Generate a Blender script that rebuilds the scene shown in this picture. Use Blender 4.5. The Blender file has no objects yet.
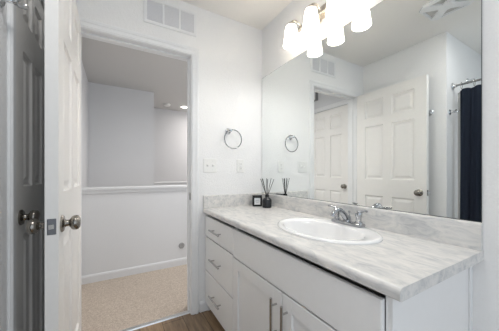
import bpy, bmesh, math, random
from mathutils import Vector, Matrix
random.seed(7)
S = bpy.context.scene
COL = S.collection
PI = math.pi

# ------------------------------------------------------------------ camera, world, light, exposure
YAW = 0.5223
FPX = 232.7
cd = bpy.data.cameras.new('camera')
cam = bpy.data.objects.new('camera', cd)
COL.objects.link(cam)
cam.location = (0, 0, 1.1178)
cam.rotation_euler = (PI / 2, 0, -YAW)
cd.sensor_fit = 'HORIZONTAL'
cd.sensor_width = 36
cd.lens = 36 * FPX / 499
cd.shift_y = 7.0 / 499
cd.clip_start = 0.02
S.camera = cam

wd = bpy.data.worlds.new('world')
S.world = wd
wd.use_nodes = True
bg = wd.node_tree.nodes['Background']
bg.inputs['Color'].default_value = (0.82, 0.91, 1.0, 1)
bg.inputs['Strength'].default_value = 0.75

def area(name, loc, size, power, color, rot=(0, 0, 0)):
    l = bpy.data.lights.new(name, 'AREA')
    l.shape = 'RECTANGLE'
    l.size, l.size_y = size
    l.energy = power
    l.color = color
    o = bpy.data.objects.new(name, l)
    COL.objects.link(o)
    o.location = loc
    o.rotation_euler = rot
    return o

# soft daylight arriving through the open rear of the room
area('rear_daylight', (-0.1, -1.55, 1.2), (2.2, 1.9), 4.0, (0.80, 0.90, 1.0), (PI / 2, 0, 0))
# added fill below the bathroom ceiling, no fixture is built there
area('ceiling_fill', (0.02, 0.45, 2.41), (0.3, 0.3), 5.6, (1.0, 0.985, 0.965))
area('tub_side_fill', (-1.19, -0.05, 1.0), (0.6, 1.2), 3.2, (0.97, 0.985, 1.0), (PI / 2, 0, -PI / 2))  # added side fill at the tub wall for the cabinet fronts, no window there
# unseen fills added below the hall and stairwell ceilings, apart from the recessed light
area('hall_fill', (1.15, 2.36, 2.40), (0.5, 0.3), 14, (1.0, 0.97, 0.94)).data.spread = math.radians(165)
area('stairwell_fill', (1.9, 4.55, 2.40), (0.3, 0.3), 14, (1.0, 0.93, 0.88))

S.view_settings.view_transform = 'Standard'
S.view_settings.look = 'None'
S.view_settings.gamma = 1
S.view_settings.use_curve_mapping = False
S.view_settings.exposure = 0.34

# ------------------------------------------------------------------ materials
def srgb(c):
    r = []
    for v in c:
        v /= 255.0
        r.append(v / 12.92 if v <= 0.04045 else ((v + 0.055) / 1.055) ** 2.4)
    return (*r, 1)

def mat(name, col, rough=0.5, metal=0.0, bump=None, spec=0.5, emit=None, var=None, coat=0):
    m = bpy.data.materials.new(name)
    m.use_nodes = True
    nt = m.node_tree
    b = nt.nodes['Principled BSDF']
    c = srgb(col)
    b.inputs['Base Color'].default_value = c
    b.inputs['Roughness'].default_value = rough
    b.inputs['Metallic'].default_value = metal
    b.inputs['Specular IOR Level'].default_value = spec
    if coat:
        b.inputs['Coat Weight'].default_value = coat
    tc = nt.nodes.new('ShaderNodeTexCoord')
    n = nt.nodes.new('ShaderNodeTexNoise')
    nt.links.new(tc.outputs['Object'], n.inputs['Vector'])
    n.inputs['Scale'].default_value = (bump or (40, 0, 0))[0]
    n.inputs['Detail'].default_value = 4
    if bump:
        bp = nt.nodes.new('ShaderNodeBump')
        bp.inputs['Strength'].default_value = bump[1]
        bp.inputs['Distance'].default_value = bump[2]
        nt.links.new(n.outputs['Fac'], bp.inputs['Height'])
        nt.links.new(bp.outputs['Normal'], b.inputs['Normal'])
    v = 0.02 if var is None else var
    mx = nt.nodes.new('ShaderNodeMix')
    mx.data_type = 'RGBA'
    mx.inputs[6].default_value = tuple(x * (1 - v) for x in c[:3]) + (1,)
    mx.inputs[7].default_value = tuple(min(1, x * (1 + v)) for x in c[:3]) + (1,)
    nt.links.new(n.outputs['Fac'], mx.inputs[0])
    nt.links.new(mx.outputs[2], b.inputs['Base Color'])
    if emit:
        b.inputs['Emission Color'].default_value = (*emit[0], 1)
        b.inputs['Emission Strength'].default_value = emit[1]
    return m

def ramp_mat(name, stops, scale, stretch, rough, bump=0.0, detail=8, spec=0.5, distort=0.0, bdist=0.002):
    m = bpy.data.materials.new(name)
    m.use_nodes = True
    nt = m.node_tree
    b = nt.nodes['Principled BSDF']
    tc = nt.nodes.new('ShaderNodeTexCoord')
    mp = nt.nodes.new('ShaderNodeMapping')
    mp.inputs['Scale'].default_value = stretch
    n = nt.nodes.new('ShaderNodeTexNoise')
    n.inputs['Scale'].default_value = scale
    n.inputs['Detail'].default_value = detail
    n.inputs['Roughness'].default_value = 0.62
    n.inputs['Distortion'].default_value = distort
    r = nt.nodes.new('ShaderNodeValToRGB')
    el = r.color_ramp.elements
    el[0].position, el[0].color = stops[0][0], srgb(stops[0][1])
    el[1].position, el[1].color = stops[-1][0], srgb(stops[-1][1])
    for p, c in stops[1:-1]:
        e = el.new(p)
        e.color = srgb(c)
    nt.links.new(tc.outputs['Object'], mp.inputs['Vector'])
    nt.links.new(mp.outputs['Vector'], n.inputs['Vector'])
    nt.links.new(n.outputs['Fac'], r.inputs['Fac'])
    nt.links.new(r.outputs['Color'], b.inputs['Base Color'])
    b.inputs['Roughness'].default_value = rough
    b.inputs['Specular IOR Level'].default_value = spec
    if bump:
        bp = nt.nodes.new('ShaderNodeBump')
        bp.inputs['Strength'].default_value = bump
        bp.inputs['Distance'].default_value = bdist
        nt.links.new(n.outputs['Fac'], bp.inputs['Height'])
        nt.links.new(bp.outputs['Normal'], b.inputs['Normal'])
    return m

def plank_mat():
    m = ramp_mat('wood_plank', [(0.3, (112, 92, 72)), (0.5, (140, 118, 94)), (0.72, (165, 142, 116))], 5, (9, 1.2, 1), 0.45, 0.15)
    nt = m.node_tree
    b = nt.nodes['Principled BSDF']
    tc = [n for n in nt.nodes if n.type == 'TEX_COORD'][0]
    br = nt.nodes.new('ShaderNodeTexBrick')
    mp = nt.nodes.new('ShaderNodeMapping')
    mp.inputs['Rotation'].default_value = (0, 0, PI / 2)
    br.inputs['Scale'].default_value = 1
    br.inputs['Brick Width'].default_value = 1.2
    br.inputs['Row Height'].default_value = 0.15
    br.inputs['Mortar Size'].default_value = 0.0025
    br.inputs['Color1'].default_value = (0.85, 0.85, 0.85, 1)
    br.inputs['Color2'].default_value = (1.1, 1.08, 1.05, 1)
    br.inputs['Mortar'].default_value = (0.35, 0.33, 0.3, 1)
    mx = nt.nodes.new('ShaderNodeMix')
    mx.data_type = 'RGBA'
    mx.blend_type = 'MULTIPLY'
    mx.inputs[0].default_value = 1
    r = [n for n in nt.nodes if n.type == 'VALTORGB'][0]
    nt.links.new(tc.outputs['Object'], mp.inputs['Vector'])
    nt.links.new(mp.outputs['Vector'], br.inputs['Vector'])
    nt.links.new(r.outputs['Color'], mx.inputs[6])
    nt.links.new(br.outputs['Color'], mx.inputs[7])
    nt.links.new(mx.outputs[2], b.inputs['Base Color'])
    return m

M = {}
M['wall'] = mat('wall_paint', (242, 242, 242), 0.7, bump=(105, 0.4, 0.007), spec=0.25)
M['ceiling'] = mat('ceiling_paint', (241, 239, 235), 0.8, bump=(110, 0.35, 0.004), spec=0.2)
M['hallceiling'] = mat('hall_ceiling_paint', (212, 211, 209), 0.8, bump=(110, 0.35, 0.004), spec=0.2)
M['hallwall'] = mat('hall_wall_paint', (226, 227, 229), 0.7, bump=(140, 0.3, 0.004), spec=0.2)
M['trim'] = mat('trim_paint', (238, 239, 240), 0.35, spec=0.4)
M['door'] = mat('door_paint', (242, 240, 237), 0.38, spec=0.4)
M['cabinet'] = mat('cabinet_paint', (240, 240, 240), 0.35, spec=0.45)
M['dark'] = mat('cabinet_gap', (120, 112, 104), 0.7)
M['counter'] = ramp_mat('counter_laminate', [(0.30, (182, 183, 185)), (0.43, (207, 207, 206)), (0.55, (223, 221, 218)), (0.72, (235, 232, 229))],
                        4.0, (8.0, 2.6, 8.0), 0.32, detail=10, distort=0.9)
M['porcelain'] = mat('porcelain', (244, 244, 244), 0.08, spec=0.6, coat=0.5)
M['chrome'] = mat('chrome', (225, 227, 230), 0.06, 1.0)
M['faucetchrome'] = mat('faucet_chrome', (176, 178, 181), 0.05, 1.0)
M['nickel'] = mat('satin_nickel', (188, 187, 186), 0.26, 1.0)
M['darknickel'] = mat('door_hardware', (150, 145, 138), 0.24, 1.0)
M['lampnickel'] = mat('lamp_metal', (196, 190, 182), 0.28, 1.0)
M['mirror'] = mat('mirror_glass', (243, 246, 245), 0.0, 1.0, var=0)
M['mirroredge'] = mat('mirror_edge', (70, 74, 74), 0.3)
M['shade'] = mat('frosted_shade', (250, 244, 236), 0.4, emit=((1.0, 0.955, 0.90), 3.8))
_nt = M['shade'].node_tree
_tr = _nt.nodes.new('ShaderNodeBsdfTranslucent')
_tr.inputs['Color'].default_value = (0.95, 0.93, 0.89, 1)
_mx = _nt.nodes.new('ShaderNodeMixShader')
_mx.inputs[0].default_value = 0.6
_nt.links.new(_nt.nodes['Principled BSDF'].outputs[0], _mx.inputs[1])
_nt.links.new(_tr.outputs[0], _mx.inputs[2])
_nt.links.new(_mx.outputs[0], _nt.nodes['Material Output'].inputs['Surface'])
M['bulb'] = mat('lit_bulb', (255, 250, 240), 0.4, emit=((1.0, 0.955, 0.89), 20))
M['latch'] = mat('latch_metal', (112, 112, 114), 0.38, 1.0)
M['ringmetal'] = mat('ring_metal', (150, 152, 155), 0.12, 1.0)
M['plate'] = mat('plastic_plate', (240, 240, 238), 0.3)
M['slot'] = mat('dark_slot', (60, 60, 60), 0.5)
M['louver'] = mat('louver_gray', (226, 227, 230), 0.5)
M['ventback'] = mat('vent_cavity', (150, 152, 156), 0.8)
M['fangray'] = mat('fan_louver_gray', (196, 196, 194), 0.6)
M['black'] = mat('black_glass', (24, 24, 26), 0.22)
M['reed'] = mat('black_reed', (26, 24, 24), 0.8)
M['label'] = mat('paper_label', (226, 228, 230), 0.6)
M['bottle'] = mat('smoked_glass', (38, 40, 44), 0.15)
M['curtain'] = mat('navy_fabric', (52, 60, 75), 0.85, bump=(300, 0.2, 0.001), spec=0.2)
M['liner'] = mat('white_liner', (214, 214, 212), 0.6)
M['floor'] = plank_mat()
M['carpet'] = ramp_mat('carpet', [(0.30, (166, 153, 141)), (0.5, (193, 180, 167)), (0.70, (216, 205, 193))], 110, (1, 1, 1), 0.95, 1.0, detail=6, spec=0.1, bdist=0.006)
M['strip'] = mat('aluminium_strip', (225, 225, 225), 0.25, 1.0)
M['gray'] = mat('gray_plastic', (158, 158, 158), 0.6)
M['lens'] = mat('lit_lens', (255, 250, 240), 0.4, emit=((1.0, 0.95, 0.88), 6.0))

# ------------------------------------------------------------------ helpers
W = {}          # world location of every object built

def BM():
    return bmesh.new()

def box(bm, x0, x1, y0, y1, z0, z1, bev=0.0, seg=2):
    vs = [bm.verts.new(p) for p in ((x0, y0, z0), (x1, y0, z0), (x1, y1, z0), (x0, y1, z0),
                                    (x0, y0, z1), (x1, y0, z1), (x1, y1, z1), (x0, y1, z1))]
    fs = [bm.faces.new([vs[i] for i in f]) for f in ((3, 2, 1, 0), (4, 5, 6, 7), (0, 1, 5, 4), (1, 2, 6, 5), (2, 3, 7, 6), (3, 0, 4, 7))]
    if bev:
        es = list({e for f in fs for e in f.edges})
        bmesh.ops.bevel(bm, geom=es, offset=bev, segments=seg, affect='EDGES', profile=0.5)
    return bm

def frame_of(d):
    d = Vector(d).normalized()
    a = Vector((0, 0, 1)) if abs(d.z) < 0.9 else Vector((1, 0, 0))
    u = d.cross(a).normalized()
    return d, u, d.cross(u).normalized()

def lathe(bm, base, axis, prof, n=24, cap=True):
    """prof: list of (radius, distance along axis)"""
    d, u, v = frame_of(axis)
    base = Vector(base)
    rings = []
    for r, h in prof:
        r = max(r, 1e-4)
        rings.append([bm.verts.new(base + d * h + u * r * math.cos(2 * PI * k / n) + v * r * math.sin(2 * PI * k / n)) for k in range(n)])
    for a, b in zip(rings, rings[1:]):
        for k in range(n):
            bm.faces.new((a[k], a[(k + 1) % n], b[(k + 1) % n], b[k]))
    if cap:
        bm.faces.new(rings[0][::-1])
        bm.faces.new(rings[-1])
    return bm

def tube(bm, pts, r, n=12, closed=False):
    pts = [Vector(p) for p in pts]
    m = len(pts)
    rr = r if isinstance(r, (list, tuple)) else [r] * m
    rings = []
    up = None
    for i, p in enumerate(pts):
        if closed:
            t = (pts[(i + 1) % m] - pts[i - 1]).normalized()
        else:
            t = (pts[min(i + 1, m - 1)] - pts[max(i - 1, 0)]).normalized()
        if up is None:
            _, up, _ = frame_of(t)
        up = (up - t * up.dot(t)).normalized()
        w = t.cross(up)
        rings.append([bm.verts.new(p + up * rr[i] * math.cos(2 * PI * k / n) + w * rr[i] * math.sin(2 * PI * k / n)) for k in range(n)])
    rng = range(m) if closed else range(m - 1)
    for i in rng:
        a, b = rings[i], rings[(i + 1) % m]
        for k in range(n):
            bm.faces.new((a[k], a[(k + 1) % n], b[(k + 1) % n], b[k]))
    if not closed:
        bm.faces.new(rings[0][::-1])
        bm.faces.new(rings[-1])
    return bm

def prism(bm, prof, axis, a0, a1):
    """closed 2-D profile extruded along 'x','y' or 'z' (profile coordinates are the two other axes in order)"""
    def P(q, a):
        if axis == 'x': return (a, q[0], q[1])
        if axis == 'y': return (q[0], a, q[1])
        return (q[0], q[1], a)
    A = [bm.verts.new(P(q, a0)) for q in prof]
    B = [bm.verts.new(P(q, a1)) for q in prof]
    n = len(prof)
    for k in range(n):
        bm.faces.new((A[k], A[(k + 1) % n], B[(k + 1) % n], B[k]))
    bm.faces.new(A[::-1])
    bm.faces.new(B)
    return bm

def obj(name, bm, m, parent=None, smooth=False, origin=None):
    bmesh.ops.recalc_face_normals(bm, faces=bm.faces)
    xs = [v.co for v in bm.verts]
    lo = Vector([min(c[i] for c in xs) for i in range(3)])
    hi = Vector([max(c[i] for c in xs) for i in range(3)])
    o0 = Vector(origin) if origin else Vector(((lo.x + hi.x) / 2, (lo.y + hi.y) / 2, lo.z))
    for v in bm.verts:
        v.co -= o0
    me = bpy.data.meshes.new(name)
    bm.to_mesh(me)
    bm.free()
    if smooth:
        for p in me.polygons:
            p.use_smooth = True
        me.set_sharp_from_angle(angle=math.radians(38))
    me.materials.append(M[m])
    o = bpy.data.objects.new(name, me)
    COL.objects.link(o)
    W[o] = o0
    if parent:
        o.parent = parent
        o.location = o0 - W[parent]
    else:
        o.location = o0
    return o

def tag(o, label=None, cat=None, group=None, kind=None):
    if label: o['label'] = label
    if cat: o['category'] = cat
    if group: o['group'] = group
    if kind: o['kind'] = kind
    return o

def thing(name, loc, label, cat, group=None, kind=None):
    o = bpy.data.objects.new(name, None)
    o.empty_display_size = 0.05
    COL.objects.link(o)
    o.location = loc
    W[o] = Vector(loc)
    return tag(o, label, cat, group, kind)

def struct(name, bm, m, label, cat):
    o = obj(name, bm, m, origin=(0, 0, 0))
    return tag(o, label, cat, None, 'structure')

# ------------------------------------------------------------------ room dimensions
XR, YB, H = 1.181, 1.8164, 2.44           # mirror wall, doorway wall, ceiling
XL, YC = -0.34, 0.97                      # short left wall and the corner where the shower recess starts
XS = -1.22                                # far wall of the shower recess
YF = 1.931                                # hall face of the doorway wall
DX0, DX1, DH = -0.21, 0.52, 2.045         # doorway
Y0 = -1.4
HXL, HXR, HYE, HYW = -0.345, 2.3, 5.10, 2.84
CX0, CX1 = 0, 0

# ------------------------------------------------------------------ structure
struct('floor', box(BM(), XS, XR, Y0, YB + 0.05, -0.05, 0), 'floor', 'brown wood plank floor of the bathroom', 'floor')
struct('floor_hall', box(BM(), HXL - .1, HXR, YB + 0.05, HYE + .1, -0.05, 0.004), 'carpet', 'speckled beige carpet in the hall beyond the doorway', 'floor')
struct('ceiling', box(BM(), XS - .1, XR + .1, Y0, YB + .02, H, H + .05), 'ceiling', 'flat textured bathroom ceiling', 'ceiling')
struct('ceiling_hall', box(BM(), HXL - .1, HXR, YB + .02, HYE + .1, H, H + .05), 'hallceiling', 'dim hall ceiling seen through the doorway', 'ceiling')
b = BM()
box(b, XL - .1, DX0, YB, YF, 0, H)
box(b, DX1, XR + .1, YB, YF, 0, H)
box(b, DX0, DX1, YB, YF, DH, H)
struct('wall_back', b, 'wall', 'white wall holding the open doorway and the slotted vent', 'wall')
struct('wall_right', box(BM(), XR, XR + .1, Y0, YB, 0, H), 'wall', 'white wall behind the vanity and the large mirror', 'wall')
# left wall with the closet doorway cut into it
LD0, LD1, LDH = 1.215, 1.752, 2.03
b = BM()
box(b, XL - .1, XL, YC, LD0, 0, H)
box(b, XL - .1, XL, LD1, YB, 0, H)
box(b, XL - .1, XL, LD0, LD1, LDH, H)
struct('wall_left', b, 'wall', 'white wall behind the open door, with the closet door', 'wall')
struct('wall_shower_end', box(BM(), XS, XL - .1, YC, YC + .1, 0, H), 'wall', 'white end wall of the shower recess seen in the mirror', 'wall')
struct('wall_shower_far', box(BM(), XS - .1, XS, Y0, YC + .1, 0, H), 'wall', 'white wall behind the shower curtain', 'wall')
struct('wall_closet', box(BM(), -1.0, -0.95, YC + .1, YB, 0, H), 'hallwall', 'back of the closet behind the closed closet door', 'wall')
# hall
HD0, HD1 = 2.035, 2.745
b = BM()
box(b, HXL - .1, HXL, YF, HD0, 0, H)
box(b, HXL - .1, HXL, HD1, HYE, 0, H)
box(b, HXL - .1, HXL, HD0, HD1, 2.04, H)
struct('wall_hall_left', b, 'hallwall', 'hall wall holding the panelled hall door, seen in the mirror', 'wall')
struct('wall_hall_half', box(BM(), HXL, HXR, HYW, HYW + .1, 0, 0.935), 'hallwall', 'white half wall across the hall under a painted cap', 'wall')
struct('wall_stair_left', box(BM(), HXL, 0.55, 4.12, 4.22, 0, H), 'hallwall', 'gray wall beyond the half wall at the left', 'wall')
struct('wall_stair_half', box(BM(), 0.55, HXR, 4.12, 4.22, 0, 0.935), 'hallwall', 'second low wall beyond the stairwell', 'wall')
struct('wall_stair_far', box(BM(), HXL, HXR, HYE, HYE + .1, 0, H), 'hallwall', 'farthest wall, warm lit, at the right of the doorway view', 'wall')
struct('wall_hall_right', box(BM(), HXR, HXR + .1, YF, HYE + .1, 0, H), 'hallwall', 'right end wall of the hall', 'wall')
b = BM()
box(b, HXL, HXR, HYW - .022, HYW + .122, 0.935, 0.962, .004)
box(b, HXL, HXR, HYW - .010, HYW, 0.900, 0.935, .003)
struct('trim_1', b, 'hallwall', 'white cap and apron trim along the top of the half wall', 'trim')
struct('trim_2', box(BM(), 0.55, HXR, 4.10, 4.24, 0.935, 0.958, .004), 'trim', 'white cap on the second low wall', 'trim')
bb = [(0, 0), (-.012, 0), (-.012, .062), (-.007, .078), (0, .082)]
struct('baseboard_hall', prism(BM(), [(HYW + p[0], .004 + p[1]) for p in bb], 'x', HXL, HXR), 'hallwall', 'white baseboard at the foot of the half wall', 'baseboard')
struct('baseboard_back', prism(BM(), [(YB + p[0], p[1]) for p in bb], 'x', 0.583, 0.72), 'trim', 'short white baseboard between the doorway casing and the vanity', 'baseboard')
struct('baseboard_left', prism(BM(), [(XL - p[0], p[1]) for p in bb], 'y', YC, 1.21), 'trim', 'white baseboard on the left wall', 'baseboard')
struct('baseboard_right', prism(BM(), [(XR + p[0], p[1]) for p in bb], 'y', Y0, 0.34), 'trim', 'white baseboard beside the vanity', 'baseboard')

def casing(prefix_bm, axis, face, sgn, a0, a1, top, z0=0.0, w=.06, th3=(.010, .0145, .019)):
    """stepped door casing: face = wall plane, sgn = outward direction, opening a0..a1, up to top"""
    steps = ((0.0, w, th3[0]), (0.008, w * .94, th3[1]), (w * .55, w * .88, th3[2]))
    for s0, s1, th in steps:
        lo, hi = sorted((face, face + sgn * th))
        def put(u0, u1, zz0, zz1):
            if axis == 'x':
                box(prefix_bm, u0, u1, lo, hi, zz0, zz1, .002, 1)
            else:
                box(prefix_bm, lo, hi, u0, u1, zz0, zz1, .002, 1)
        put(a0 - s1, a0 - s0, z0, top + s0)
        put(a1 + s0, a1 + s1, z0, top + s0)
        put(a0 - s1, a1 + s1, top + s0, top + s1)

# doorway frame: jamb lining, stop, casings both sides, strike plate
fr = thing('trim_3', ((DX0 + DX1) / 2, YB, 0), 'white moulded casing and jamb around the open doorway', 'door frame', None, 'structure')
b = BM()
casing(b, 'x', YB, -1, DX0 + .004, DX1 - .004, DH - .004)
casing(b, 'x', YF, 1, DX0 + .004, DX1 - .004, DH - .004)
obj('casing', b, 'trim', fr)
b = BM()
box(b, DX0, DX0 + .006, YB, YF, 0, DH)
box(b, DX1 - .006, DX1, YB, YF, 0, DH)
box(b, DX0, DX1, YB, YF, DH - .006, DH)
box(b, DX0 + .006, DX0 + .014, YB + .045, YB + .078, 0, DH - .006, .002, 1)
box(b, DX1 - .016, DX1 - .006, YB + .045, YB + .078, 0, DH - .006, .002, 1)
box(b, DX0, DX1, YB + .045, YB + .078, DH - .018, DH - .006, .002, 1)
obj('jamb', b, 'trim', fr)
tag(obj('strike_plate', box(BM(), DX1 - .0085, DX1 - .006, YB + .008, YB + .034, 0.90, 0.957, .001, 1), 'darknickel', fr), 'dull metal strike plate')
b = BM()
prism(b, [(YB + .022, 0), (YB + .060, 0), (YB + .056, .008), (YB + .042, .011), (YB + .026, .008)], 'x', DX0 + .006, DX1 - .006)
struct('trim_4', b, 'strip', 'bright metal threshold strip between carpet and wood floor', 'threshold')

b = BM()
casing(b, 'y', XL, 1, LD0 + .004, LD1 - .004, LDH - .004, w=.054, th3=(.010, .0125, .0145))
struct('trim_5', b, 'trim', 'white casing around the shaded closet door', 'door frame')
b = BM()
casing(b, 'y', HXL, 1, HD0, HD1, 2.04, .004)
struct('trim_6', b, 'trim', 'white casing around the hall door in the mirror', 'door frame')

# ------------------------------------------------------------------ six panel doors
def panel_door(bm, w, h, t, org, wid, nrm, cols, rows):
    """slab with raised panels on both faces; org = bottom corner, wid = width direction, nrm = thickness direction"""
    org, wid, nrm = Vector(org), Vector(wid), Vector(nrm)
    us = sorted({0, w} | {c for ab in cols for c in ab})
    vs = sorted({0, h} | {c for ab in rows for c in ab})
    def P(u, v, d):
        return bm.verts.new(org + wid * u + Vector((0, 0, v)) + nrm * d)
    for base, s in ((0, 1), (t, -1)):
        for i in range(len(us) - 1):
            for j in range(len(vs) - 1):
                u0, u1, v0, v1 = us[i], us[i + 1], vs[j], vs[j + 1]
                if (u0, u1) in cols and (v0, v1) in rows:
                    prev = None
                    for ins, dep in ((0, 0), (.005, .009), (.012, .0125), (.020, .0125), (.042, .003)):
                        r = [P(u0 + ins, v0 + ins, base + s * dep), P(u1 - ins, v0 + ins, base + s * dep),
                             P(u1 - ins, v1 - ins, base + s * dep), P(u0 + ins, v1 - ins, base + s * dep)]
                        if prev:
                            for k in range(4):
                                bm.faces.new((prev[k], prev[(k + 1) % 4], r[(k + 1) % 4], r[k]))
                        prev = r
                    bm.faces.new(prev)
                else:
                    bm.faces.new((P(u0, v0, base), P(u1, v0, base), P(u1, v1, base), P(u0, v1, base)))
    for (u0, v0, u1, v1) in ((0, 0, w, 0), (0, h, w, h), (0, 0, 0, h), (w, 0, w, h)):
        bm.faces.new((P(u0, v0, 0), P(u1, v1, 0), P(u1, v1, t), P(u0, v0, t)))
    bmesh.ops.remove_doubles(bm, verts=bm.verts, dist=1e-5)
    return bm

def knob(parent, at, axis, m='darknickel'):
    k = obj('door_knob', lathe(BM(), at, axis, [(.0325, 0), (.0325, .004), (.028, .008), (.015, .011), (.0125, .015), (.0125, .023),
            (.017, .027), (.0235, .031), (.0275, .038), (.0280, .046), (.0255, .053), (.019, .0575), (.010, .0595)], 28), m, parent, True)
    return k

DROWS = [(.215, .845), (1.03, 1.635), (1.725, 1.93)]
# door_1: the open bathroom door, hinged at the left jamb, swung 90 degrees into the room
DW, DT = .735, .038
DXF = -0.177                                  # face towards the vanity
DYE = 1.062                                   # free edge
d1 = thing('door_1', (DXF - DT / 2, DYE + DW, 0.012), 'open white six panel door swung in towards the camera', 'door', None, 'structure')
b = BM()
panel_door(b, DW, 2.028, DT, (DXF, DYE, .012), (0, 1, 0), (-1, 0, 0), [(.105, .325), (.415, .63)], DROWS)
obj('door_slab', b, 'door', d1)
tag(knob(d1, (DXF, DYE + .06, .924), (1, 0, 0)), 'satin knob on the face towards the vanity')
tag(knob(d1, (DXF - DT, DYE + .06, .922), (-1, 0, 0)), 'satin knob on the face towards the closet door')
lp = obj('latch_plate', box(BM(), DXF - .032, DXF - .006, DYE - .0015, DYE + .002, .897, .954, .002, 2), 'latch', d1)
tag(lp, 'metal latch plate on the door edge')
obj('latch_bolt', prism(BM(), [(DXF - .026, DYE - .001), (DXF - .012, DYE - .001), (DXF - .012, DYE - .004), (DXF - .026, DYE - .011)], 'z', .918, .934), 'nickel', lp)
for z in (.24, 1.04, 1.80):
    b = BM()
    lathe(b, (DXF - .003, DYE + DW + .004, z), (0, 0, 1), [(.0055, 0), (.0055, .09)], 12)
    box(b, DXF - .03, DXF + .002, DYE + DW - .001, DYE + DW + .002, z, z + .09)
    obj('hinge', b, 'trim', d1, True)
d1.location.x -= .012
d1.rotation_euler.z = .0165
# door_2: closet door, closed, in the left wall
d2 = thing('door_2', (XL, (LD0 + LD1) / 2, .012), 'closed closet door in deep shade behind the open door', 'door', None, 'structure')
b = BM()
cw = LD1 - LD0 - .006
panel_door(b, cw, 2.012, .035, (XL - .004, LD0 + .003, .012), (0, 1, 0), (-1, 0, 0), [(.135, .260), (.305, .430)], [(.215, .845), (1.045, 1.630), (1.770, 1.930)])
obj('door_slab', b, 'door', d2)
knob(d2, (XL - .004, LD0 + .105, .930), (1, 0, 0))
# door_3: hall door
d3 = thing('door_3', (HXL, (HD0 + HD1) / 2, .016), 'closed panelled door in the hall, seen in the mirror', 'door', None, 'structure')
b = BM()
panel_door(b, HD1 - HD0 - .006, 2.018, .035, (HXL - .006, HD0 + .003, .016), (0, 1, 0), (-1, 0, 0), [(.105, .31), (.40, .605)], DROWS)
obj('door_slab', b, 'door', d3)
knob(d3, (HXL - .006, HD0 + .062, .93), (1, 0, 0))

# ------------------------------------------------------------------ vanity cabinet
VX = 0.645                                     # face frame plane
VF = 0.627                                     # front of the overlay fronts
VY0, VY1 = 0.350, YB - .001
CT = 0.829                                     # top of the counter
CB = 0.794
van = thing('vanity_cabinet', ((VX + XR) / 2, (VY0 + VY1) / 2, 0), 'long white painted vanity cabinet with three drawers and two doors', 'cabinet')
b = BM()
box(b, VX, VX + .018, VY0 + .018, VY1 - .018, .784, CB)                      # top rail
box(b, VX, XR - .001, VY0, VY0 + .018, 0, CB)                         # side panel by the camera
box(b, VX, XR - .001, VY1 - .018, VY1, .0, CB)
box(b, VX + .001, XR - .001, 1.277, 1.295, .09, CB)                           # divider
box(b, VX, XR - .001, VY0 + .018, VY1 - .018, .07, .088)                      # bottom
box(b, XR - .012, XR - .002, VY0 + .018, VY1 - .018, .088, CB)                # back
obj('carcass', b, 'cabinet', van)
obj('toe_kick', box(BM(), VX + .07, VX + .086, VY0 + .016, VY1 - .016, 0, .07), 'dark', van)
obj('scribe_strip', box(BM(), XR - .022, XR - .001, VY0 - .006, VY0, 0, CB, .002, 1), 'trim', van)

def slab_front(y0, y1, z0, z1, name):
    return obj(name, box(BM(), VF, VX - .0005, y0, y1, z0, z1, .003, 2), 'cabinet', van)

def bar_handle(parent, c, d, L):
    """bar pull: c centre on the front face, d direction of the bar"""
    c, d = Vector(c), Vector(d)
    b = BM()
    out = Vector((-1, 0, 0))
    p = c + out * .031
    lathe(b, p - d * L / 2, d, [(.0052, 0), (.0062, .001), (.0062, L - .001), (.0052, L)], 14)
    for s in (-1, 1):
        lathe(b, c + d * s * L * .32, out, [(.0045, 0), (.0045, .031)], 10)
    return obj('bar_handle', b, 'nickel', parent, True)

DY0, DY1 = 1.298, VY1 - .006
for z0, z1 in ((.612, .770), (.342, .604), (.072, .334)):
    f = slab_front(DY0, DY1, z0, z1, 'drawer')
    bar_handle(f, (VF, (DY0 + DY1) / 2 - .005, (z0 + z1) / 2), (0, 1, 0), .185)
FY0, FY1 = .3695, 1.293
slab_front(FY0, FY1, .602, .770, 'false_front')

def shaker_door(y0, y1, z0, z1):
    b = BM()
    st = .062
    us = [y0, y0 + st, y1 - st, y1]
    vs = [z0, z0 + st, z1 - st, z1]
    box(b, VF, VX - .0005, y0, us[1], z0, z1, .002, 1)
    box(b, VF, VX - .0005, us[2], y1, z0, z1, .002, 1)
    box(b, VF, VX - .0005, us[1], us[2], z0, vs[1], .002, 1)
    box(b, VF, VX - .0005, us[1], us[2], vs[2], z1, .002, 1)
    return obj('cabinet_door', b, 'cabinet', van), (us[1], us[2], vs[1], vs[2])

DMID = .808
for y0, y1, hy in ((DMID + .003, FY1, DMID + .038), (FY0, DMID - .003, DMID - .038)):
    dr, (a0, a1, c0, c1) = shaker_door(y0, y1, .072, .594)
    b = BM()
    box(b, VF + .009, VX - .001, a0 - .001, a1 + .001, c0 - .001, c1 + .001)
    obj('door_panel', b, 'cabinet', dr)
    bar_handle(dr, (VF, hy, .467), (0, 0, 1), .19)

# ------------------------------------------------------------------ countertop with backsplash
cx0, cy0 = .611, .3136
ct = thing('countertop', ((cx0 + XR) / 2, (cy0 + YB) / 2, CB), 'pale gray streaked laminate countertop on the white vanity', 'countertop')
prof = [(XR - .0005, CB), (cx0 + .006, CB), (cx0 + .001, CB + .004)]
for k in range(7):
    a = PI + k * (PI / 2) / 6 * -1
    prof.append((cx0 + .016 + .016 * math.cos(a), CT - .016 + .016 * math.sin(a)))
prof += [(XR - .0005, CT)]
slab = obj('counter_slab', prism(BM(), prof, 'y', cy0, YB - .0005), 'counter', ct, True)
BS = .9315
prof = [(XR - .0005, CT + .0003), (XR - .0195, CT + .0003), (XR - .0195, BS - .008)]
for k in range(6):
    a = PI - k * (PI / 2) / 5
    prof.append((XR - .0195 + .008 + .008 * math.cos(a), BS - .008 + .008 * math.sin(a)))
prof.append((XR - .0005, BS))
tag(obj('backsplash', prism(BM(), prof, 'y', cy0 + .002, YB - .0005), 'counter', ct, True), 'low streaked splash strip under the mirror')
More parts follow.
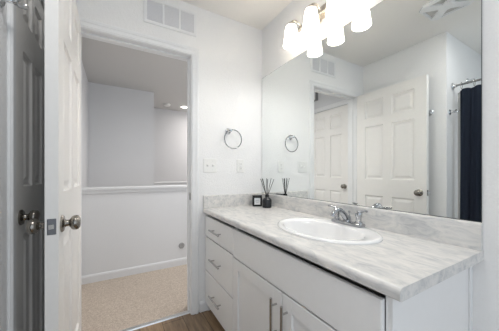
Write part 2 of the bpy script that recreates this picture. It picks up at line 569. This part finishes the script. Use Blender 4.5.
prof = [(YB - .0005, CT + .0003), (YB - .0195, CT + .0003), (YB - .0195, BS - .004), (YB - .0155, BS), (YB - .0005, BS)]
tag(obj('side_splash', prism(BM(), prof, 'x', cx0 + .004, XR - .0200), 'counter', ct), 'low streaked splash strip on the doorway wall')

# ------------------------------------------------------------------ sink (oval, drop in) - the counter is cut out under it
SX, SY, SA, SB = .918, .838, .204, .279        # centre, half axes along x and y
IX, IA, IB = .890, .146, .222
sink = thing('sink', (SX, SY, CT), 'oval white porcelain drop-in sink in the gray countertop', 'sink')
def ell(bm, cx, cy, a, b_, z, n=64):
    return [bm.verts.new((cx + a * math.cos(2 * PI * k / n), cy + b_ * math.sin(2 * PI * k / n), z)) for k in range(n)]
b = BM()
seq = [(SX, SA - .012, SB - .012, CT - .012), (SX, SA - .010, SB - .010, CT + .0004), (SX, SA, SB, CT + .0004), (SX, SA, SB, CT + .005), (SX, SA - .004, SB - .004, CT + .010), (SX, SA - .012, SB - .012, CT + .0125),
       (SX - .005, SA - .022, SB - .02, CT + .012), (IX + .002, IA + .010, IB + .008, CT + .0105), (IX, IA, IB, CT + .006), (IX, IA - .010, IB - .010, CT - .012),
       (IX, IA - .022, IB - .026, CT - .05), (IX, IA - .042, IB - .052, CT - .09), (IX, IA - .075, IB - .10, CT - .122),
       (IX, .045, .055, CT - .137), (IX, .022, .022, CT - .140), (IX, .020, .020, CT - .150), (IX, .001, .001, CT - .150)]
rings = [ell(b, cx, SY, a, bb_, z) for cx, a, bb_, z in seq]
for r0, r1 in zip(rings, rings[1:]):
    n = len(r0)
    for k in range(n):
        b.faces.new((r0[k], r0[(k + 1) % n], r1[(k + 1) % n], r1[k]))
bmesh.ops.remove_doubles(b, verts=b.verts, dist=1e-5)
obj('basin', b, 'porcelain', sink, True)
dn = obj('drain', lathe(BM(), (IX, SY, CT - .1395), (0, 0, 1), [(.0215, 0), (.0215, .002), (.018, .003), (.015, .001), (.008, .001), (.008, .006), (.001, .007)], 24), 'chrome', sink, True)
# cut the hole through the slab
cut = BM()
lathe(cut, (0, 0, 0), (0, 0, 1), [(1, -.1), (1, .1)], 64)
for v in cut.verts:
    v.co = Vector((SX + v.co.x * (SA - .012), SY + v.co.y * (SB - .012), CT - .015 + v.co.z))
cme = bpy.data.meshes.new('sink_cutout')
bmesh.ops.recalc_face_normals(cut, faces=cut.faces)
cut.to_mesh(cme)
cut.free()
cob = bpy.data.objects.new('sink_cutout', cme)
COL.objects.link(cob)
md = slab.modifiers.new('hole', 'BOOLEAN')
md.operation = 'DIFFERENCE'
md.object = cob
md.solver = 'EXACT'
bpy.context.view_layer.update()
dg = bpy.context.evaluated_depsgraph_get()
nm = bpy.data.meshes.new_from_object(slab.evaluated_get(dg))
slab.modifiers.clear()
slab.data = nm
bpy.data.objects.remove(cob)

# ------------------------------------------------------------------ faucet
FX, FY, FZ = 1.078, .820, CT + .0112
fau = thing('faucet', (FX, FY, FZ), 'chrome two-lever faucet on the back rim of the sink', 'faucet')
b = BM()
box(b, FX - .024, FX + .024, FY - .092, FY + .092, FZ - .001, FZ + .018, .008, 3)
lathe(b, (FX, FY, FZ + .012), (0, 0, 1), [(.021, 0), (.019, .012), (.017, .028), (.012, .036)], 20)
obj('base', b, 'faucetchrome', fau, True)
pts, rr = [], []
for k in range(13):
    t = k / 12
    pts.append((FX - .005 - .108 * t, FY, FZ + .030 + .054 * math.sin(min(1, t * 1.15) * PI * .62) - (.016 * max(0, t - .8) / .2)))
    rr.append(.0165 - .004 * t)
pts.append((pts[-1][0] - .004, FY, pts[-1][2] - .012)); rr.append(.0095)
obj('spout', tube(BM(), pts, rr, 16), 'faucetchrome', fau, True)
obj('pop_up_rod', lathe(BM(), (FX + .016, FY, FZ + .015), (0, 0, 1), [(.0025, 0), (.0025, .045), (.005, .047), (.006, .054), (.003, .058)], 12), 'faucetchrome', fau, True)
for s in (1, -1):
    hb = obj('handle', lathe(BM(), (FX, FY + s * .067, FZ + .014), (0, 0, 1), [(.020, 0), (.0185, .010), (.0135, .015), (.013, .034), (.0165, .039), (.0175, .054), (.014, .062), (.005, .066)], 20), 'faucetchrome', fau, True)
    b = BM()
    tube(b, [(FX, FY + s * .067, FZ + .072), (FX - .004, FY + s * .082, FZ + .082), (FX - .008, FY + s * .105, FZ + .087), (FX - .012, FY + s * .120, FZ + .086)],
         [.008, .0075, .0062, .0055], 12)
    obj('lever', b, 'faucetchrome', hb, True)

# ------------------------------------------------------------------ mirror
mz0, mz1, my0, my1 = BS + .0005, 1.9885, .318, YB - .003
mi = thing('mirror', (XR - .003, (my0 + my1) / 2, mz0), 'large frameless wall mirror standing on the backsplash', 'mirror')
obj('glass', box(BM(), XR - .0055, XR - .0012, my0 + .001, my1 - .001, mz0 + .0028, mz1 - .001), 'mirror', mi)
b = BM()
for a in ((my0, my0 + .0012, mz0, mz1), (my1 - .0012, my1, mz0, mz1), (my0, my1, mz0, mz0 + .003), (my0, my1, mz1 - .0012, mz1)):
    box(b, XR - .0055, XR - .0006, *a)
obj('edge', b, 'mirroredge', mi)

# ------------------------------------------------------------------ vanity light
LX, LZ = 1.062, 2.150
LYS = (1.262, 1.072, .882)
vl = thing('vanity_light', (XR, LYS[1], 2.10), 'three-light brushed nickel wall fixture over the mirror, shades lit', 'lamp')
obj('back_plate', box(BM(), XR - .024, XR - .0005, LYS[1] - .10, LYS[1] + .10, 2.095, 2.200, .006, 2), 'lampnickel', vl)
obj('crossbar', box(BM(), XR - .045, XR - .0235, LYS[2] - .05, LYS[0] + .05, 2.135, 2.160, .004, 2), 'lampnickel', vl)
for y in LYS:
    pts = []
    for k in range(9):
        a = PI * k / 8
        pts.append(((XR - .035 + LX) / 2 + (XR - .035 - LX) / 2 * math.cos(a), y, 2.152 + .036 * math.sin(a)))
    ar = obj('arm', tube(BM(), pts, .0065, 12), 'lampnickel', vl, True)
    obj('socket_cap', lathe(BM(), (LX, y, LZ - .012), (0, 0, 1), [(.031, 0), (.030, .010), (.022, .019), (.010, .025)], 24), 'lampnickel', ar, True)
    sh = obj('lamp_shade', lathe(BM(), (LX, y, LZ - .012), (0, 0, -1), [(.028, 0), (.035, .002), (.039, .02), (.046, .065), (.052, .11), (.0555, .136), (.0525, .136), (.049, .11), (.043, .065), (.036, .02), (.026, .006)], 32, False), 'shade', vl, True)
    obj('bulb', lathe(BM(), (LX, y, LZ - .018), (0, 0, -1), [(.012, 0), (.013, .03), (.027, .065), (.029, .080), (.022, .100), (.004, .108)], 20), 'bulb', ar, True)
    dl = area('shade_downlight', (LX, y, LZ - .142), (.08, .08), 1.12, (1.0, 0.972, 0.94))
    dl.data.shape = 'DISK'

# ------------------------------------------------------------------ ceiling fan grille (seen in the mirror)
fx0, fx1, fy0, fy1 = -.035, .245, .665, .960
cf = thing('ceiling_fan_vent', ((fx0 + fx1) / 2, (fy0 + fy1) / 2, H), 'square white ceiling exhaust fan grille reflected in the mirror', 'vent')
fcx, fcy = (fx0 + fx1) / 2, (fy0 + fy1) / 2
hx, hy = (fx1 - fx0) / 2, (fy1 - fy0) / 2
def octo(s, c):
    X, Y = hx * s, hy * s
    return [(fcx - X + c, fcy - Y), (fcx + X - c, fcy - Y), (fcx + X, fcy - Y + c), (fcx + X, fcy + Y - c), (fcx + X - c, fcy + Y), (fcx - X + c, fcy + Y), (fcx - X, fcy + Y - c), (fcx - X, fcy - Y + c)]
b = BM()
lev = [(1.0, .05, H - .0005), (1.0, .05, H - .010), (.95, .047, H - .022), (.86, .04, H - .024), (.84, .04, H - .012), (.84, .04, H - .004)]
rings = [[b.verts.new((x, y, z)) for x, y in octo(s, c)] for s, c, z in lev]
for r0, r1 in zip(rings, rings[1:]):
    for k in range(8):
        b.faces.new((r0[k], r0[(k + 1) % 8], r1[(k + 1) % 8], r1[k]))
obj('frame', b, 'trim', cf)
obj('grille', prism(BM(), octo(.85, .04), 'z', H - .010, H - .006), 'fangray', cf)
b = BM()
for s in (-1, 1):
    d = Vector((hx * .84, s * hy * .84, 0)); nrm = Vector((-d.y, d.x, 0)).normalized() * .030
    q = [Vector((fcx, fcy, 0)) + d + nrm, Vector((fcx, fcy, 0)) + d - nrm, Vector((fcx, fcy, 0)) - d - nrm, Vector((fcx, fcy, 0)) - d + nrm]
    prism(b, [(p.x, p.y) for p in q], 'z', H - .022, H - .008)
box(b, fcx - .05, fcx + .05, fcy - .05, fcy + .05, H - .026, H - .008, .004, 1)
obj('cross_cover', b, 'trim', cf)

# ------------------------------------------------------------------ wall vent over the doorway
vx0, vx1, vz0, vz1 = .173, .558, 2.192, 2.385
wv = thing('wall_vent', ((vx0 + vx1) / 2, YB, vz0), 'white three-section return air vent on the wall over the doorway', 'vent')
b = BM()
gw = (vx1 - vx0 - .044 - .028) / 3
bars = [vx0, vx0 + .022]
cells = []
x = vx0 + .022
for k in range(3):
    cells.append((x, x + gw))
    x += gw + .014
box(b, vx0, vx1, YB - .009, YB - .0005, vz0, vz0 + .024, .003, 1)
box(b, vx0, vx1, YB - .009, YB - .0005, vz1 - .024, vz1, .003, 1)
edges = [vx0] + [c for ce in cells for c in ce] + [vx1]
for k in range(0, 8, 2):
    box(b, edges[k], edges[k + 1], YB - .009, YB - .0005, vz0 + .02, vz1 - .02, .002, 1)
obj('frame', b, 'trim', wv)
for c0, c1 in cells:
    b = BM()
    box(b, c0, c1, YB - .0025, YB - .0005, vz0 + .024, vz1 - .024)
    n = 14
    for k in range(n):
        z = vz0 + .026 + (vz1 - vz0 - .052) * k / n
        prism(b, [(YB - .008, z + .0072), (YB - .0076, z + .0086), (YB - .002, z + .0016), (YB - .002, z + .0002)], 'x', c0, c1)
    obj('louver_panel', b, 'louver', wv)

# ------------------------------------------------------------------ towel ring
TX, TZ = .834, 1.470
tr = thing('towel_ring', (TX, YB, TZ), 'round chrome towel ring on the wall between doorway and mirror', 'towel ring')
b = BM()
lathe(b, (TX, YB - .0003, TZ), (0, -1, 0), [(.026, 0), (.026, .005), (.021, .010), (.011, .014), (.010, .040), (.013, .043), (.013, .056), (.008, .060)], 24)
obj('post', b, 'chrome', tr, True)
rc = Vector((TX + .024, YB - .050, TZ - .071))
b = BM()
tube(b, [(rc.x + .079 * math.cos(2 * PI * k / 40), rc.y, rc.z + .079 * math.sin(2 * PI * k / 40)) for k in range(40)], .0042, 10, True)
obj('ring', b, 'ringmetal', tr, True)

# ------------------------------------------------------------------ switch plate and outlet
sw = thing('light_switch', (.671, YB, 1.118), 'white double light switch plate beside the doorway casing', 'light switch')
obj('plate', box(BM(), .613, .729, YB - .006, YB - .0003, 1.118, 1.232, .003, 2), 'plate', sw)
for x in (.648, .694):
    obj('toggle_surround', box(BM(), x - .006, x + .006, YB - .0068, YB - .005, 1.163, 1.188, .001, 1), 'louver', sw)
    obj('toggle', prism(BM(), [(YB - .006, 1.166), (YB - .015, 1.178), (YB - .013, 1.185), (YB - .006, 1.182)], 'x', x - .0042, x + .0042), 'plate', sw)
    for z in (1.140, 1.210):
        obj('screw', lathe(BM(), (x, YB - .0058, z), (0, -1, 0), [(.003, 0), (.002, .001)], 10), 'louver', sw)
ou = thing('wall_outlet', (.952, YB, 1.118), 'white wall outlet plate under the towel ring', 'outlet')
obj('plate', box(BM(), .917, .987, YB - .006, YB - .0003, 1.118, 1.232, .003, 2), 'plate', ou)
rec = obj('receptacle', box(BM(), .935, .969, YB - .008, YB - .005, 1.142, 1.208, .002, 1), 'plate', ou)
for z in (1.156, 1.192):
    for x in (.946, .957):
        obj('slot', box(BM(), x - .0012, x + .0012, YB - .0084, YB - .0075, z - .004, z + .004), 'slot', rec)
obj('reset_button', box(BM(), .946, .958, YB - .0092, YB - .0075, 1.1705, 1.1775, .0006, 1), 'louver', rec)

# ------------------------------------------------------------------ candle and reed diffuser
CXc, CYc = 1.063, 1.715
ca = thing('candle_jar', (CXc, CYc, CT), 'black square candle jar with a white label on the counter corner', 'candle')
ang = YAW
def rot(bm, c, a):
    bmesh.ops.rotate(bm, verts=bm.verts, cent=c, matrix=Matrix.Rotation(a, 3, 'Z'))
    return bm
hw = .041
b = box(BM(), CXc - hw, CXc + hw, CYc - hw, CYc + hw, CT + .0004, CT + .084, .006, 2)
obj('jar', rot(b, (CXc, CYc, 0), -.5), 'black', ca, True)
b = box(BM(), CXc - hw - .001, CXc + hw + .001, CYc - hw - .001, CYc + hw + .001, CT + .0842, CT + .094, .004, 2)
obj('lid', rot(b, (CXc, CYc, 0), -.5), 'black', ca, True)
b = box(BM(), CXc - .025, CXc + .025, CYc - hw - .0012, CYc - hw + .0004, CT + .016, CT + .072)
lb = obj('paper_label', rot(b, (CXc, CYc, 0), -.5), 'label', ca)
b = BM()
for z, w in ((.052, .012), (.046, .018), (.034, .009)):
    box(b, CXc - w, CXc + w, CYc - hw - .0016, CYc - hw - .0011, CT + z, CT + z + .0022)
obj('label_print', rot(b, (CXc, CYc, 0), -.5), 'gray', lb)

RX, RY = 1.080, 1.588
rd = thing('reed_diffuser', (RX, RY, CT), 'dark glass reed diffuser bottle with black sticks beside the candle', 'reed diffuser')
obj('bottle', lathe(BM(), (RX, RY, CT + .0004), (0, 0, 1), [(.034, 0), (.038, .003), (.0385, .012), (.0385, .058), (.036, .068), (.028, .077), (.016, .083), (.0145, .086), (.0145, .094)], 28), 'bottle', rd, True)
obj('collar', lathe(BM(), (RX, RY, CT + .088), (0, 0, 1), [(.0165, 0), (.0165, .016), (.014, .018), (.010, .018), (.010, .012)], 24), 'black', rd, True)
rt = Vector((math.cos(YAW), -math.sin(YAW), 0)); fw = Vector((math.sin(YAW), math.cos(YAW), 0))
for sx, sd, L in ((-.052, .008, .148), (-.040, -.022, .15), (-.034, .02, .147), (-.003, .012, .15), (.004, -.02, .146), (.036, .014, .15), (.056, -.008, .143)):
    p0 = Vector((RX, RY, CT + .055)) - rt * sx * .18 - fw * sd * .18
    p1 = Vector((RX, RY, CT + .09 + L)) + rt * sx + fw * sd
    p0 = Vector((RX, RY, CT + .062)) - (rt * sx + fw * sd) * .12
    obj('reed', tube(BM(), [p0, p1], .0021, 6), 'reed', rd)

# ------------------------------------------------------------------ robe hooks
def robe_hook(at, out, side, label):
    at, out, side = Vector(at), Vector(out), Vector(side)
    t = thing('robe_hook', at, label, 'hook')
    obj('rosette', lathe(BM(), at + out * .0003, out, [(.027, 0), (.027, .005), (.022, .010), (.010, .014), (.009, .034), (.012, .038), (.010, .045)], 24), 'chrome', t, True)
    for s in (-1, 1):
        c = at + out * .034
        pts = [c, c + side * s * .016 + out * .012 + Vector((0, 0, -.004)), c + side * s * .026 + out * .022 + Vector((0, 0, 0)), c + side * s * .031 + out * .026 + Vector((0, 0, .012))]
        obj('prong', tube(BM(), pts, [.006, .006, .006, .0075], 12), 'chrome', t, True)
    return t
robe_hook((XL, 1.100, 1.708), (1, 0, 0), (0, 1, 0), 'chrome robe hook on the left wall just off the open door edge')
robe_hook((-.400, YC, 1.69), (0, -1, 0), (1, 0, 0), 'chrome robe hook at the wall end beside the navy curtain')

# ------------------------------------------------------------------ shower: rod, curtain, shower head
RXX, RZ = -.462, 1.945
ro = thing('shower_curtain_rod', (RXX, YC, RZ), 'chrome shower curtain rod holding the navy curtain', 'rod')
obj('rod', lathe(BM(), (RXX, YC - .004, RZ), (0, -1, 0), [(.0095, 0), (.0095, 1.9)], 16), 'ringmetal', ro, True)
obj('flange', lathe(BM(), (RXX, YC - .0003, RZ), (0, -1, 0), [(.034, 0), (.034, .006), (.024, .012), (.017, .024), (.017, .034)], 24), 'chrome', ro, True)
cu = thing('shower_curtain', (RXX, .2, .12), 'dark navy shower curtain hanging from the chrome rod', 'curtain')
def drape(y0, y1, z0, z1, amp, period, x, sag):
    b = BM()
    ny, nz = 90, 14
    grid = []
    for j in range(nz + 1):
        v = j / nz
        row = []
        for i in range(ny + 1):
            y = y0 + (y1 - y0) * i / ny
            ph = 2 * PI * (y - y0) / period
            a = amp * (.45 + .55 * (1 - v)) 
            top = sag * (.5 - .5 * math.cos(ph)) * v
            row.append(b.verts.new((x + a * math.sin(ph) + .006 * math.sin(ph * 2.7 + 3 * v), y + .006 * math.sin(ph * 1.3 + 2 * v), z0 + (z1 - top - z0) * v)))
        grid.append(row)
    for j in range(nz):
        for i in range(ny):
            b.faces.new((grid[j][i], grid[j][i + 1], grid[j + 1][i + 1], grid[j + 1][i]))
    bmesh.ops.solidify(b, geom=b.faces[:], thickness=.002)
    return b
obj('fabric', drape(.33, .915, .12, RZ - .042, .012, .090, RXX, .014), 'curtain', cu, True)
tag(obj('liner', drape(.36, .945, .14, RZ - .045, .016, .110, RXX - .07, .02), 'liner', cu, True), 'pale inner liner')
for k in range(7):
    y = .900 - .09 * k
    b = BM()
    tube(b, [(RXX + .003 * math.sin(q), y, RZ - .014 + .030 * math.sin(2 * PI * q / 20)) if False else
             (RXX + .019 * math.cos(2 * PI * q / 20), y, RZ - .012 + .032 * math.sin(2 * PI * q / 20)) for q in range(20)], .0022, 8, True)
    obj('hanging_ring', b, 'nickel', cu, True)
sh = thing('shower_fitting', (-.83, YC, 2.07), 'chrome shower head and arm above the curtain rod', 'shower')
obj('escutcheon', lathe(BM(), (-.83, YC - .0003, 2.07), (0, -1, 0), [(.03, 0), (.027, .006), (.012, .010)], 20), 'chrome', sh, True)
obj('shower_arm', tube(BM(), [(-.83, YC - .001, 2.07), (-.83, YC - .06, 2.078), (-.83, YC - .11, 2.07), (-.83, YC - .15, 2.035)], .0095, 12), 'chrome', sh, True)
obj('spray_head', lathe(BM(), (-.83, YC - .145, 2.042), (0, -.75, -.66), [(.011, 0), (.014, .02), (.030, .045), (.038, .055), (.036, .062)], 24), 'chrome', sh, True)

# ------------------------------------------------------------------ hall: recessed light, smoke detector, bumper, chime
rl = thing('recessed_light', (1.20, 4.72, H), 'lit round recessed light in the stairwell ceiling', 'ceiling light')
obj('trim_ring', lathe(BM(), (1.20, 4.72, H - .0005), (0, 0, -1), [(.085, 0), (.085, .004), (.072, .009), (.066, .006), (.066, .002)], 32, False), 'trim', rl, True)
obj('lens', lathe(BM(), (1.20, 4.72, H - .001), (0, 0, -1), [(.066, 0), (.066, .004), (.05, .009), (.001, .012)], 32), 'lens', rl, True)
sd = thing('smoke_detector', (.86, 4.70, H), 'small round detector on the ceiling left of the recessed light', 'smoke detector')
obj('base', lathe(BM(), (.86, 4.70, H - .0005), (0, 0, -1), [(.07, 0), (.07, .010)], 28), 'plate', sd, True)
obj('cover', lathe(BM(), (.86, 4.70, H - .0105), (0, 0, -1), [(.066, 0), (.063, .015), (.048, .024), (.001, .026)], 28), 'plate', sd, True)
wb = obj('wall_bumper', lathe(BM(), (.690, HYW - .0003, .238), (0, -1, 0), [(.035, 0), (.035, .004), (.030, .010), (.020, .012), (.012, .009), (.001, .009)], 24), 'gray', None, True)
tag(wb, 'small round gray bumper low on the half wall', 'wall bumper')
dc = thing('door_chime', (HXL, 2.63, 2.222), 'small gray box high on the hall wall, seen in the mirror', 'box')
obj('case', box(BM(), HXL + .0005, HXL + .05, 2.57, 2.70, 2.222, 2.37, .005, 2), 'gray', dc)
obj('cover', box(BM(), HXL + .0502, HXL + .056, 2.578, 2.692, 2.23, 2.362, .002, 1), 'louver', dc)
